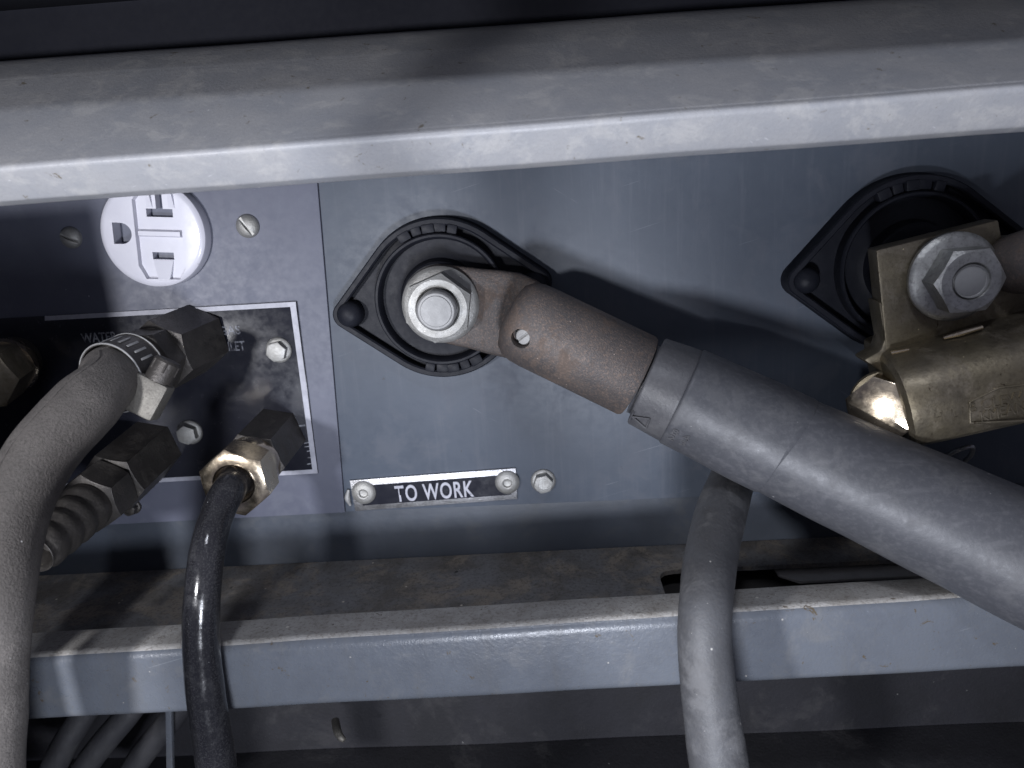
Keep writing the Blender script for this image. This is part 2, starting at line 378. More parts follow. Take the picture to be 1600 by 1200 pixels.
# slot ledge coloured pale as if lit; dark sheet below adds the slot's shade
zl = zs_-3.0
q0, q1, q2 = atz(1205, 880, zl), atz(1250, 908, zl), atz(1440, 898, zl)
mb = shelf_poly([(q0.x, 6), (420, 6), (420, -q2.y), (q1.x, -q1.y), (q0.x, sT+1)], zl-1.2, zl); mb.build('slot_ledge', 'pale', cab, bevel=.4)
mb = shelf_poly([(sL-30, 4), (420, 4), (420, 46), (sL-30, 46)], zs_-9, zs_-8); mb.build('slot_shade_sheet', 'lugdark', cab)
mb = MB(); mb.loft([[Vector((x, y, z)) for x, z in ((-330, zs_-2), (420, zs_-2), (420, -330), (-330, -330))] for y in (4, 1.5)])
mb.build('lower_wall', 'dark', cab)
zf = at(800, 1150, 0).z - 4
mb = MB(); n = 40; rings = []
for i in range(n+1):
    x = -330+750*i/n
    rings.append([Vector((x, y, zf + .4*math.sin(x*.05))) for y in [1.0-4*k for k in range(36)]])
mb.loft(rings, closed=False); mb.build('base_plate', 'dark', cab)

for (x, wx, k) in ((20, 16, 0), (190, 10, 0), (440, 14, 0), (475, 6, 0), (690, 18, 0), (1010, 22, 0), (1180, 9, 0), (1330, 7, 0), (1520, 12, 0)):
    a_, b_ = rail_pt(x, 'ft'), rail_pt(x+wx, 'ft')
    o_ = Vector((0, -.05-.0, .05))
    MB().tube([a_+Vector((0, .9, -.75)), (a_+b_)/2+Vector((0, .62, -.62)), b_+Vector((0, .9, -.75))], [.12, .32, .12], 8, seg=4).build('bare_edge_nick', 'alu', cab)
# ================================================================ hanging cable and added light blockers outside the frame (they cast the soft shadows)
hc = MB().tube([(-100, -200, 260), (-101, -200, 60), (-102, -200, -60), (-99, -201, -90), (-112, -210, -330)], 4.4, 20).build('hanging_cable', 'tube')
tag(settle(hc), 'thin black cable hanging in front of the machine to the left of the view', 'cable')
mb = MB(); f = Fr((-160, -90, 0), (0, -1, 0), (1, 0, 0)); mb.box(f, -170, 8, -200, -9, 0, 3)  # added unseen plate, shades the left end of the panel
pg = MB().lathe(Fr((-94, -230, -39), (1, 0, .04), (0, 0, 1)), [(.02, 0), (9, .3), (12.5, 4), (12.8, 12), (12, 14), (12.8, 17), (13, 40), (11, 60), (.02, 61)], 32).build('shade_cylinder', 'cable')  # added unseen cylinder, keeps the work lamp off the upper right panel
tag(settle(pg), 'added grey cylinder beside the camera, outside the view, blocking the work lamp', 'added_cylinder')
tag(settle(MB().lathe(Fr((42, -180, -98), (1, 0, 0), (0, 0, 1)), [(.02, 0), (7, .3), (12, 3), (12, 60), (10, 64), (.02, 65)], 32).build('shade_rod', 'cable')), 'added thick grey rod low beside the camera, outside the view, blocking the low lamp', 'added_rod')  # added unseen rod, keeps the low lamp off the right panel
pb = MB(); pb.box(Fr((-67, -180, -98), (0, -1, 0), (1, 0, 0)), -75, 0, -14, 14, -4, 4)  # added unseen bar, keeps the low lamp off the left panel
tag(settle(pb.build('shade_bar', 'added_blocker', bevel=2)), 'added dark flat bar to the lower left, outside the view, blocking the low lamp', 'added_bar')
tag(settle(mb.build('shade_plate', 'added_blocker', bevel=.8)), 'added dark plate left of the connectors, outside the view, blocking the work lamp', 'added_blocker')

# ================================================================ RECEPTACLE
f = panel(237, 366, 4.9, 0); f.o = Vector((f.o.x, 2.3, f.o.z))
RR = 17.3
rec = thing('power_outlet', 'white round power outlet with T slot and D shaped ground hole, half under the hood', 'outlet', f.o)
face = MB().lathe(f, [(RR, 0), (RR, 5.4), (RR-.3, 6.4), (RR-1.0, 7.0), (RR-2.0, 7.2), (.01, 7.2)], 72)
face = face.build('outlet_face', 'white', rec)
cutters = []
rt = -.09
def rp(pts): return [(x*math.cos(rt)-y*math.sin(rt), x*math.sin(rt)+y*math.cos(rt)) for x, y in pts]
# recess, an elongated octagon on the right of centre
cx = 2.3
okt = [(cx-7.6+2.4, -14.2), (cx+5.2, -14.2), (cx+7.3, -10.8), (cx+7.3, 9.4), (cx+5.2, 13), (cx-5.2, 13), (cx-7.3, 10.6), (cx-7.3, -10.0)]
mb = MB(); mb.loft([[f.p(x, y, 5.5) for x, y in rp(okt)], [f.p(cx*0+x+(.55 if x > cx else -.55)*0, y, 9) for x, y in rp([(cx+(x-cx)*1.1, y*1.04) for x, y in okt])]])
cutters.append(mb.build('c1', 'white', rec))
dsh = [(-12.6, -3.4), (-10.2, -3.4)] + [(-10.0+3.5*math.cos(t), 3.4*math.sin(t)) for t in [(-1.3+2.6*k/12) for k in range(13)]] + [(-10.2, 3.4), (-12.6, 3.4)]
mb = MB(); mb.poly(f, rp(dsh), 1, 9); cutters.append(mb.build('c2', 'slot', rec))
mb = MB(); mb.poly(f, rp([(-1.9, 5.4), (6.7, 5.4), (6.7, 8.0), (3.6, 8.0), (3.6, 15.4), (1.4, 15.4), (1.4, 8.0), (-1.9, 8.0)]), 1, 9); cutters.append(mb.build('c3', 'slot', rec))
mb = MB(); mb.poly(f, rp([(-1.2, -8.2), (5.8, -8.2), (5.8, -5.9), (-1.2, -5.9)]), 1, 9); cutters.append(mb.build('c4', 'slot', rec))
boolean(face, cutters)
mb = MB(); mb.lathe(f, [(RR-1.2, .2), (RR-1.2, 2.2), (.01, 2.2)], 40); mb.build('contact_well', 'slot', rec)
mb = MB(); P = rp([(cx-7.0, -1.0), (cx+7.0, -1.0), (cx+7.0, 1.4), (cx-7.0, 1.4)])
mb.loft([[f.p(x, y, 5.4) for x, y in P], [f.p(x, y, 7.0) for x, y in rp([(cx-6.8, -.5), (cx+6.8, -.5), (cx+6.8, .9), (cx-6.8, .9)])]]); mb.build('centre_rib', 'white', rec)
mb = MB()
A_ = rp([(-1.0, -8.4), (5.6, -8.4), (4.4, -15.0), (.8, -15.0)])
mb.loft([[f.p(x, y, 5.3) for x, y in A_], [f.p(A_[0][0], A_[0][1], 5.7), f.p(A_[1][0], A_[1][1], 5.7), f.p(A_[2][0], A_[2][1], 7.25), f.p(A_[3][0], A_[3][1], 7.25)]])
mb.build('slot_ramp', 'white', rec)
for dx in (-1.6, 5.6):
    mb = MB(); A_ = rp([(dx, 8.4), (dx+1.9, 8.4), (dx+1.4, 15), (dx+.3, 15)])
    mb.loft([[f.p(x, y, 5.3) for x, y in A_], [f.p(A_[0][0], A_[0][1], 5.7), f.p(A_[1][0], A_[1][1], 5.7), f.p(A_[2][0], A_[2][1], 7.25), f.p(A_[3][0], A_[3][1], 7.25)]])
    mb.build('slot_ramp', 'white', rec)

# ================================================================ SCREWS
def slotted(px, py, r, h, ang, label):
    f = panel(px, py, h); f.o = Vector((f.o.x, 0, f.o.z))
    mb = MB().dome(f, r, h, 36, 0)
    o = mb.build('slotted_screw', 'zinc')
    g = Fr(f.p(0, 0, h), f.w, f.x*math.cos(ang)+f.y*math.sin(ang))
    c = MB().box(g, -r*1.3, r*1.3, -r*.13, r*.13, -h*.5, h).build('c', 'zinc')
    boolean(o, [c]); settle(o)
    tag(o, label, 'screw', 'slotted screws of the outlet')
slotted(383, 354, 3.9, 2.6, -1.0, 'slotted round head screw right of the white outlet')
slotted(105, 372, 3.6, 2.4, -.5, 'slotted screw in the shadow left of the white outlet')

def hexscrew(px, py, R, label, parent=None, name='hex_screw', group='small hex washer head screws', base=0.0, mt='zinc', a0=.2, drop=0):
    f = panel(px, py, base+3.4); f.o = Vector((f.o.x, -base, f.o.z))
    if parent is None: root = thing(name, label, 'screw', f.o, group)
    else:
        root = parent
    mb = MB(); mb.lathe(f, [(R, -.2), (R, .5), (R*.94, .85), (R*.8, 1.1), (R*.2, 1.2)], 36)
    wsh = mb.build('washer_flange' if parent is None else name, mt, root)
    mb = MB(); mb.hexa(f, R*.80, 1.0, 3.9, a0)
    hd = mb.build('hex_head', mt, root if parent is None else wsh) if parent is None else None
    if parent is not None:
        ro = parent_origin(wsh); hd = mb.build('hex_head', mt, wsh)
    mb = MB()
    for k in range(3):
        g = Fr(f.p(0, 0, 3.9), f.w, f.x*math.cos(.4)+f.y*math.sin(.4)); mb.box(g, -1.1, 1.1, -.75+.6*k-.12, -.75+.6*k+.16, -.3, .16)
    mb2 = MB(); mb2.lathe(f, [(R*.50, 3.7), (R*.50, 4.1), (R*.42, 4.15), (R*.40, 3.98), (R*.02, 3.96)], 28)
    mb2.build('head_mark', mt, root if parent is None else hd) if parent is None else None
    return root
hexscrew(849, 757, 4.4, 'small hex screw on the panel just right of the TO WORK plate', base=1.2)
hexscrew(201, 797, 3.0, 'dim hex screw hidden in shadow below the black barbed fitting', mt='darkbrass')

# ================================================================ BLACK CONNECTOR PLAQUE
pq = thing('connector_plaque', 'black connector plaque with worn white border lettered WATER INLET and GAS INLET', 'plaque', at(300, 620, 0))
def lerp2(p, q, t): return (p[0]+(q[0]-p[0])*t, p[1]+(q[1]-p[1])*t)
TL, TR, BR, BL = (-330, 517), (463, 471), (497, 740), (-330, 778)
plate([TL, TR, BR, BL], 0.03, .9).build('plate', 'black', pq, bevel=.15)
def strip(a_, b_, c_, d_, name='border_line', m='ink'):
    plate([a_, b_, c_, d_], .9, 1.02).build(name, m, pq)
strip((70, 494), (462, 471.5), (462.6, 479.0), (70, 501))
strip((453.5, 479.6), (462.6, 479.1), (496.5, 739.5), (488, 733.5))
strip((-60, 765), (489, 733.6), (496, 739.6), (-60, 771))
def ptext(body, px, py, wpx, hpx, m, parent, h, weight=.0, depth=.12, ang=0.0, sp=1.0, name='lettering'):
    A_, B_ = at(px-wpx/2, py, h), at(px+wpx/2, py, h); sc = (B_-A_).length/wpx
    f = Fr(at(px, py, h), (0, -1, 0), (math.cos(ang), 0, math.sin(ang)))
    return text_bm(body, f, wpx*sc, hpx*sc, depth, weight, sp).build(name, m, parent)
ptext('WATER', 155, 527, 56, 15, 'inkfaint', pq, .9, .01, ang=0.0)
ptext('INLET', 163, 552, 46, 14, 'inkfaint', pq, .9, .01, ang=0.0)
ptext('GAS', 359, 516, 33, 14, 'inkfaint', pq, .9, .012, ang=0.0)
ptext('INLET', 364, 541, 38, 15, 'inkfaint', pq, .9, .012, ang=0.0)
for (x, y, w_, h_) in ((471, 664, 12, 2.5), (479, 691, 8, 2), (480, 697, 8, 1.6), (483, 704, 7, 1.6), (484, 714, 7, 1.6), (484, 724, 8, 1.6)):
    strip((x-w_/2, y+.5), (x+w_/2, y-.5), (x+w_/2, y+h_-.5), (x-w_/2, y+h_+.5), 'margin_mark', 'inkfaint')
hexscrew(431, 550, 4.4, '', pq, name='fixing_screw', base=.95)
hexscrew(291, 680, 4.4, '', pq, name='fixing_screw', base=.95, a0=.6)

# ================================================================ TO WORK PLATE
tw = thing('name_plate', 'riveted aluminium name plate reading TO WORK in pale letters on black', 'sign', at(680, 768, 1.2))
plate([(546, 751), (806, 731.5), (808.5, 780), (555, 799)], 1.23, 2.1).build('plate', 'alu', tw, bevel=.2)
plate([(560, 759.5), (797, 741.5), (799, 773), (567, 790)], 2.1, 2.2).build('black_field', 'black', tw)
ptext('TO WORK', 678.5, 767.5, 123, 27.5, 'ink', tw, 2.2, .016, .16, ang=0.02, sp=1.1)
for (x, y) in ((567, 772.5), (792.5, 756.5)):
    f = panel(x, y, 4.0); f.o = Vector((f.o.x, -2.15, f.o.z))
    MB().lathe(f, [(4.35, 0), (4.3, .5), (3.9, 1.0), (3.0, 1.5), (1.9, 1.75), (1.5, 1.6), (1.35, .7), (.5, .5), (.02, .5)], 40).build('rivet', 'zinc', tw)
f = panel(552, 776, 1.5)
MB().tube([f.p(-1.3, -3, .6), f.p(-1.9, 0, 1.0), f.p(-1.2, 3, .6)], [.5, 1.0, .5], 10).build('rivet_burr', 'steel', tw)

# ================================================================ TERMINAL (insulator, stud, nut)
def outline(r1, r2, d, nb=28, ns=10, off=0):
    th = math.acos((r1-r2)/d); pts = []
    for k in range(ns+1):
        a = -th + 2*th*k/ns; pts.append((d+(r2+off)*math.cos(a), (r2+off)*math.sin(a)))
    for k in range(nb+1):
        a = th+(math.pi-2*th)*k/nb; pts.append(((r1+off)*math.cos(a), (r1+off)*math.sin(a)))
    for k in range(ns+1):
        a = math.pi-th+2*th*k/ns; pts.append((-d+(r2+off)*math.cos(a), (r2+off)*math.sin(a)))
    for k in range(nb+1):
        a = math.pi+th+(math.pi-2*th)*k/nb; pts.append(((r1+off)*math.cos(a), (r1+off)*math.sin(a)))
    return pts
def insulator(cx_, cy_, ang, root, sc=1.0):
    f = Fr(at(cx_, cy_, 1.2), (0, -1, 0), (math.cos(ang), 0, math.sin(ang)))
    r1, r2, d = 26.0*sc, 4.6*sc, 31.5*sc
    o1, o2, o3 = outline(r1, r2, d), outline(r1, r2, d, off=-1.7), outline(r1, r2, d, off=-2.2)
    P = lambda pts, w_: [f.p(x, y, w_) for x, y in pts]
    mb = MB(); o0 = outline(r1, r2, d, off=.5)
    mb.loft([P(o0, .02), P(o1, .9), P(o1, 5.6), P(outline(r1, r2, d, off=-.4), 6.1), P(o2, 6.1), P(o3, 5.5), P(o3, 2.0)])
    body = mb.build('insulator_body', 'bake', root)
    R1 = 21.4*sc
    mb = MB(); mb.lathe(f, [(R1, 1.9), (R1, 7.0), (R1-.4, 7.6), (R1-1.1, 7.6), (R1-1.6, 7.0), (R1-2.2, 3.2), (15.2*sc, 2.9), (13.4*sc, 3.6), (12.6*sc, 8.2), (12.0*sc, 8.8), (10.8*sc, 8.9), (8.0*sc, 8.7), (7.9*sc, 2.5)], 72)
    mb.build('insulator_ring', 'bake', root)
    for s_ in (-1, 1):
        g = Fr(f.p(s_*d*.97, 0, 2.0), f.w, f.x)
        MB().lathe(g, [(4.4, 0), (4.4, 2.6), (4.0, 4.4), (3.0, 5.7), (1.6, 6.4), (.02, 6.6)], 32).build('mounting_boss', 'bake', root)
    # castellated lugs on the long sides
    for sgn in (1, -1):
        for k, a in enumerate((-.34, -.17, 0, .17, .34)):
            th = sgn*math.pi/2 + a
            g = Fr(f.p(0, 0, 0), f.w, f.x*math.cos(th)+f.y*math.sin(th))
            r_o = r1-1.9 + (.5 if k % 2 else 0)
            MB().box(g, R1+.1, r_o+.3, -1.7-.25*(k % 3), 1.5+.35*((k*2) % 3), 2.0, 5.9+(.6 if k % 2 == 0 else 0)).build('key_tab', 'bake', root, bevel=.35)
    return f
def stud_nut(px, py, h_end, root, base, R=12.6, hexR=10.4, rs=6.2, a0=0.0, nut_h=8.2, shallow=False, m='zinc'):
    e = at(px, py, h_end); f = Fr((e.x, 0, e.z), (0, -1, 0), (1, 0, 0))
    fl = MB().lathe(f, [(rs+.3, base), (R, base), (R, base+1.2), (R-.5, base+1.7), (R*.88, base+2.3), (R*.6, base+3.0)], 64, cap=False)
    nut = MB().hexa(f, hexR, base+2.0, base+nut_h, a0, rin=rs+.25)
    no = nut.build('flange_nut', m, root, ang=17); fl.build('nut_flange', m, no)
    prof = [(rs, .5)]
    w_ = base
    while w_ < h_end-1.6:
        prof += [(rs, w_), (rs-.45, w_+.45), (rs, w_+.9)]; w_ += 1.1
    if shallow: prof += [(rs, w_+.2), (rs-.3, h_end-1.3), (rs-.8, h_end-1.0), (.02, h_end-1.0)]
    else: prof += [(rs-.1, h_end-1.0), (rs-.7, h_end-.35), (rs-1.3, h_end-.3), (rs-1.5, h_end), (.02, h_end+.05)]
    MB().lathe(f, prof, 48).build('stud', 'steel', root)
    return f
t1 = thing('output_terminal', 'silver flange nut and stud in a black diamond insulator above the TO WORK plate', 'terminal', at(690, 465, 1.2))
insulator(692, 464, .10, t1)
F1 = stud_nut(681, 487, 27, t1, 13.6, R=12.2, hexR=10.9, rs=6.1, a0=.35, nut_h=9.0)

# ================================================================ MAIN WELDING CABLE with lug
wc = thing('welding_cable', 'thick grey cable with brown copper lug bolted to the centre terminal', 'cable', at(690, 480, 10))
L0, L1 = at(840, 512, 25), at(1003, 591, 29)
ax = (L1-L0).normalized(); fL = Fr(L0, ax, (0, 0, 1))
# tongue: flat plate under the nut, widening into the barrel
c0 = Vector((F1.o.x, 0, F1.o.z)); 
dirp = Vector((L0.x-c0.x, 0, L0.z-c0.z)); ll = dirp.length; dirp.normalize(); nrm = Vector((0, -1, 0)); sd = nrm.cross(dirp)
rings = []
for t, hw, hc_, th in ((0, 12.4, 11.6, 3.6), (.35, 13.0, 11.6, 3.6), (.55, 13.6, 12.0, 4.0), (.75, 13.8, 12.6, 4.4), (.92, 12.6, 14.6, 6.5), (1.10, 10.5, 19, 10)):
    c_ = c0 + dirp*ll*t + nrm*hc_
    rings.append([c_ + sd*hw*math.copysign(abs(math.cos(a))**.5, math.cos(a)) + nrm*th/2*math.copysign(abs(math.sin(a))**.5, math.sin(a)) for a in [2*math.pi*(k+.5)/28 for k in range(28)]])
rnd = []
for k, a in enumerate([math.pi*j/10 for j in range(1, 10)]):
    pass
# rounded nose of the tongue
nose = []
for j in range(6, 0, -1):
    b_ = math.pi/2*j/6.5; c_ = c0 - dirp*12.2*math.sin(b_) + nrm*11.6; hw = 12.4*math.cos(b_)
    nose.append([c_ + sd*hw*math.copysign(abs(math.cos(a))**.5, math.cos(a)) + nrm*1.8*math.copysign(abs(math.sin(a))**.5, math.sin(a)) for a in [2*math.pi*(k+.5)/28 for k in range(28)]])
MB().loft(nose+rings).build('lug_tongue', 'copper', wc, ang=50)
ll2 = (L1-L0).length - 1.2; rb0, rb1 = 12.9, 13.0
mb = MB(); mb.lathe(fL, [(.02, -10.2), (6, -9.9), (9.8, -8.7), (11.9, -6.4), (12.7, -3.4), (rb0, 0), (rb0, 10), (rb1, ll2-.8), (rb1-.4, ll2), (rb1-1.6, ll2+.1), (rb1-2, ll2-1), (.02, ll2-1.2)], 72)
lug = mb.build('lug_barrel', 'copper', wc)
hp = at(812.5, 531, 37.5); hd_ = (hp-L0); ho = L0 + ax*hd_.dot(ax); hn = (CAM-hp).normalized()
hn = (hp-ho).normalized()
hf = Fr(ho, hn, ax)
boolean(lug, [MB().lathe(hf, [(3.0, 8.6), (2.75, 20)], 32).build('c', 'lugdark', wc)])
MB().lathe(hf, [(2.7, 8.62), (.02, 8.64)], 24, cap=False).build('inspection_hole_floor', 'lugdark', wc)
mb = MB()
g = Fr(hf.p(.6, 0, 9.6), (hn - ax*.25), ax)
mb.lathe(g, [(2.45, -1.0), (2.45, .7), (2.1, 1.15), (.02, 1.25)], 28)
scw = mb.build('set_screw', 'steel', wc)
g2 = Fr(g.p(0, 0, 1.0), g.w, g.x*.45+g.y*.9)
boolean(scw, [MB().box(g2, -3, 3, -.42, .42, -.9, 1).build('c', 'steel', wc)])
# sleeve (two steps) and jacket
K = [at(1003, 592, 29), at(1075, 624, 33), at(1200, 684, 39), at(1330, 745, 46), at(1480, 815, 55), at(1640, 890, 66), at(1900, 1010, 84)]
def rfor(px, py, h, wpx):
    z = (at(px, py, h)-CAM).dot(FW); return wpx/2*z/F
# cable radii measured along the picture
rs_ = [rfor(1003, 592, 29, 141), rfor(1075, 624, 33, 152), rfor(1200, 684, 39, 166), rfor(1330, 745, 46, 176), rfor(1480, 815, 55, 190), rfor(1640, 890, 66, 206), 15.5]
mb = MB()
mb.tube([K[0], K[1], K[2], K[3], K[4], K[5], K[6]], [rs_[0]-2.6, rs_[1]-.6, rs_[2]-.1, rs_[3], rs_[4], rs_[5], 15.6], 64, seg=12)
mb.build('cable_jacket', 'cable', wc, ang=60)
P, Rr = smooth(K[:4], rs_[:4], 30)
sl = [(p, r) for p, r in zip(P, Rr)]
def sleeve(i0, i1, extra, name, m, lip0=.4, lip1=.4, skew=0):
    rings = []; n = 64
    pts = sl[i0:i1+1]; ins = [(pts[0][0], pts[0][1]-1.4)] 
    seq = [(pts[0], -1.4), (pts[0], extra-lip0)] + [(q, extra-(extra-.3)*max(0, (i-8)/(len(pts)-10))**.8 if name == 'shrink_sleeve' else extra) for i, q in enumerate(pts[1:-1])] + [(pts[-1], extra-lip1), (pts[-1], -1.6)]
    nx = None
    for i, ((p, r), e) in enumerate(seq):
        a_, b_ = seq[max(i-2, 0)][0][0], seq[min(i+2, len(seq)-1)][0][0]
        T = (b_-a_).normalized()
        if nx is None: nx = Vector((0, 0, 1))
        nx = (nx-T*nx.dot(T)).normalized(); ny = T.cross(nx)
        rings.append([p + (nx*math.cos(2*math.pi*k/n)+ny*math.sin(2*math.pi*k/n))*(r+e) + T*(skew*math.cos(2*math.pi*k/n+.5) if i >= len(seq)-3 else 0) for k in range(n)])
    return MB().loft(rings, cap=False).build(name, m, wc, ang=50)
s1 = sleeve(3, 27, 0.35, 'sleeve_collar', 'sleeve')
s2 = sleeve(26, 66, 0.85, 'shrink_sleeve', 'cable', .5, .8, skew=2.5)
# moulded marks low on the sleeve: a triangle and two small numerals
def on_sleeve(px, py):
    d = ray(px, py).normalized(); best = None
    for (p, r) in sl:
        pass
    # intersect the ray with the local cylinder
    for t_ in [x*.25 for x in range(600, 1000)]:
        q = CAM + d*t_
        k = min(range(len(sl)), key=lambda j: (sl[j][0]-q).length)
        if (sl[k][0]-q).length < sl[k][1]+.9: return q, (q-sl[k][0]).normalized(), (sl[min(k+3, len(sl)-1)][0]-sl[max(k-3, 0)][0]).normalized()
    return None
def sleeve_mark(body, px, py, w_, h_, parent, name):
    r_ = on_sleeve(px, py)
    if r_ is None: return
    q, n_, T = r_; f = Fr(q - n_*.15, n_, T); text_bm(body, f, w_, h_, .4, .01).build(name, 'sleeve', parent)
r_ = on_sleeve(1001, 657)
if r_:
    q, n_, T = r_; f = Fr(q-n_*.1, n_, T)
    mb = MB(); tri = [(-2.6, 0), (2.2, 2.4), (2.2, -2.4)]
    for i in range(3):
        (x0, y0), (x1, y1) = tri[i], tri[(i+1) % 3]
        mb.tube([f.p(x0, y0, .1), f.p(x1, y1, .1)], .28, 8, seg=2)
    mb.tube([f.p(-3.0, -2.2, .1), f.p(-2.8, 2.2, .1)], .25, 8, seg=2)
    mb.build('moulded_triangle', 'sleeve', s1)
sleeve_mark('2 3', 1058, 687, 5.4, 2.4, s2, 'moulded_numerals')
sleeve_mark('8 4', 1064, 679, 5.4, 2.2, s2, 'moulded_numerals')

# ================================================================ RIGHT TERMINAL with brass clamp
t2 = thing('output_terminal', 'dark diamond insulator with silver hex nut holding the brass clamp at right', 'terminal', at(1420, 415, 1.2))
insulator(1412, 412, .08, t2, 1.08)
F2 = stud_nut(1520, 440, 43.5, t2, 33, R=12.6, hexR=9.7, rs=4.6, a0=.03, nut_h=10, shallow=True, m='nutzinc')
bc = thing('brass_clamp', 'tarnished brass cable clamp hanging from the right terminal', 'clamp', at(1480, 520, 20))
# upright tab: polygon in the picture, 31 mm off the panel
tab = [(1369, 391), (1561, 343), (1566, 372), (1700, 360), (1700, 520), (1385, 552)]
mb = MB(); P1 = [at(x, y, 31) for x, y in tab]; P0 = [p + Vector((0, 6.5, 0)) for p in P1]
mb.loft([P0, P1]); mb.build('clamp_tab', 'oldbrass', bc, bevel=.7)
# clamp block: profile swept along its axis (runs off to the right, slightly up)
A0, A1 = at(1392, 625, 34), at(1680, 556, 40)
ax2 = (A1-A0).normalized(); fB = Fr(A0, ax2, (0, -1, 0))          # x towards the viewer, y = ax2 x x
ysg = 1 if fB.y.z > 0 else -1
prof = [(-22, 13.5), (-6, 14.2), (4, 13.6), (10, 11.2), (13.6, 7.2), (15.0, 2), (15.0, -5), (13.2, -9.5), (9.5, -12), (2, -13), (-10, -13), (-22, -12)]
def ringp(sc, s_, dx=0): return [fB.p(x*sc+dx, y*sc*ysg, s_) for x, y in prof]
mb = MB(); mb.loft([ringp(.86, 0), ringp(.97, 1.0), ringp(1.0, 2.6), ringp(1.0, 20), ringp(1.0, 40), ringp(1.01, 75)])
blk = mb.build('clamp_block', 'oldbrass', bc, ang=28)
# flared fillet at the upper left, between tab and block
mb = MB(); P1 = [at(x, y, 30.8) for x, y in [(1372, 470), (1382, 530), (1376, 548), (1349, 563), (1366, 574), (1392, 590), (1412, 622), (1440, 600), (1440, 520), (1400, 480)]]
mb.loft([[p + Vector((0, 8, 0)) for p in P1], P1]); mb.build('fillet', 'oldbrass', bc, bevel=1.0)
# bright worn nick on the tab's lower edge
mb = MB(); mb.tube([at(1474, 528, 36), at(1500, 521, 37), at(1535, 511, 37.5)], [.5, .8, .6], 8); mb.build('bright_scrape', 'brass', bc)
mb = MB(); mb.tube([at(1392, 551.5, 34.5), at(1420, 546, 35)], [.55, .4], 8); mb.build('bright_scrape', 'brass', bc)
# stamped frame and letters on the front of the block
def on_block(px, py, eps=0):
    # meet the front facet x = 15 of the block
    d = ray(px, py); n_ = fB.x; t_ = (fB.p(15.0+eps, 0, 0)-CAM).dot(n_)/d.dot(n_); return CAM+d*t_
frp = [(1515, 628), (1560, 606), (1640, 596), (1650, 655), (1516, 661)]
for i in range(len(frp)):
    a_, b_ = frp[i], frp[(i+1) % len(frp)]
    if i == 2: continue
    MB().tube([on_block(*a_), on_block(*b_)], .33, 8, seg=2).build('stamped_frame', 'oldbrass', blk)
fT = Fr(on_block(1556, 628), fB.x, ax2)
text_bm('B CLEW', fT, 13.5, 2.9, .32, .0).build('stamped_letters', 'oldbrass', blk)
fT = Fr(on_block(1566, 643), fB.x, ax2)
text_bm('KMEAN', fT, 11.0, 2.9, .32, .0).build('stamped_letters', 'oldbrass', blk)
fT = Fr(on_block(1483, 648), fB.x, ax2)
text_bm('H  L I', fT, 7.5, 2.6, .14, .0).build('stamped_letters', 'oldbrass', blk)
# hex clamp screw on the block's end
hx = (at(1345, 640, 40)-at(1405, 618, 33)).normalized()
fH = Fr(at(1388, 634, 32), Vector((-.56, -.81, .14)), (0, 0, 1))
sb = thing('clamp_screw', 'shiny brass hex head screw in the left end of the brass clamp', 'screw', fH.o)
MB().hexa(fH, 10.2, 1.5, 11.5, .30).build('hex_head', 'brass', sb)
MB().lathe(fH, [(11, -1.5), (11, 1.0), (10.4, 1.8), (5, 1.9)], 40).build('collar', 'oldbrass', sb)
# brown lug of the next cable behind the nut
rc = thing('cable_lug', 'brown copper lug leaving the right terminal at the picture edge', 'lug', at(1600, 410, 30))
MB().tube([at(1548, 425, 25), at(1590, 412, 33.5), at(1640, 404, 38), at(1750, 396, 42)], [5, 8.6, 9.4, 10], 32).build('lug_body', 'copper', rc)
# loop of bare wire below clamp
f = panel(1502, 706, 8)
tag(settle(MB().tube([f.p(-4, -3, -3), f.p(-2, 1, 1), f.p(2, 2.5, 2), f.p(3.5, -1, 0), f.p(4, -5, -4)], .8, 10).build('screw_eye', 'alu')), 'small silver wire loop showing between thick cable and brass clamp', 'wire loop')

# ================================================================ WATER FITTING + HOSE (left)
wf = thing('water_fitting', 'large dark hex fitting between the WATER INLET and GAS INLET lettering', 'hose fitting', at(345, 535, 1))
B0, B1 = at(302, 532, 3), at(192, 583, 36)
fW = Fr(B0, B1-B0, (0, 0, 1)); LW = (B1-B0).length
tt = LW/60
MB().hexa(fW, 11.7, -3, 18, .10, both=False).build('hex_body', 'darkbrass', wf)
MB().hexa(fW, 10.4, 17.5, 25, .5, both=True).build('hex_nut', 'darkbrass', wf)
MB().lathe(fW, [(8.4, 24), (8.4, 40), (7.5, 41), (.1, 41)], 40).build('hose_barb', 'darkbrass', wf)
wh = thing('water_hose', 'thick dusty brown rubber hose curving down the left edge', 'hose', fW.p(0, 0, 34))
H = [fW.p(0, 0, 27), fW.p(0, 0, 37), at(168, 600, 47), at(127, 640, 57), at(64, 712, 68), at(22, 800, 78), at(0, 900, 87), at(-12, 1010, 91), at(-17, 1110, 95), at(-10, 1230, 98), at(10, 1400, 100)]
Rh = [9.2, 9.6, rfor(196, 590, 60, 94), rfor(148, 622, 66, 108), rfor(92, 690, 74, 108), rfor(54, 790, 80, 104), rfor(32, 900, 86, 104), rfor(16, 1010, 91, 104), rfor(2, 1110, 95, 106), 7, 7]
MB().tube(H, Rh, 48, seg=14, wob=.006).build('hose_wall', 'hose', wh, ang=70)
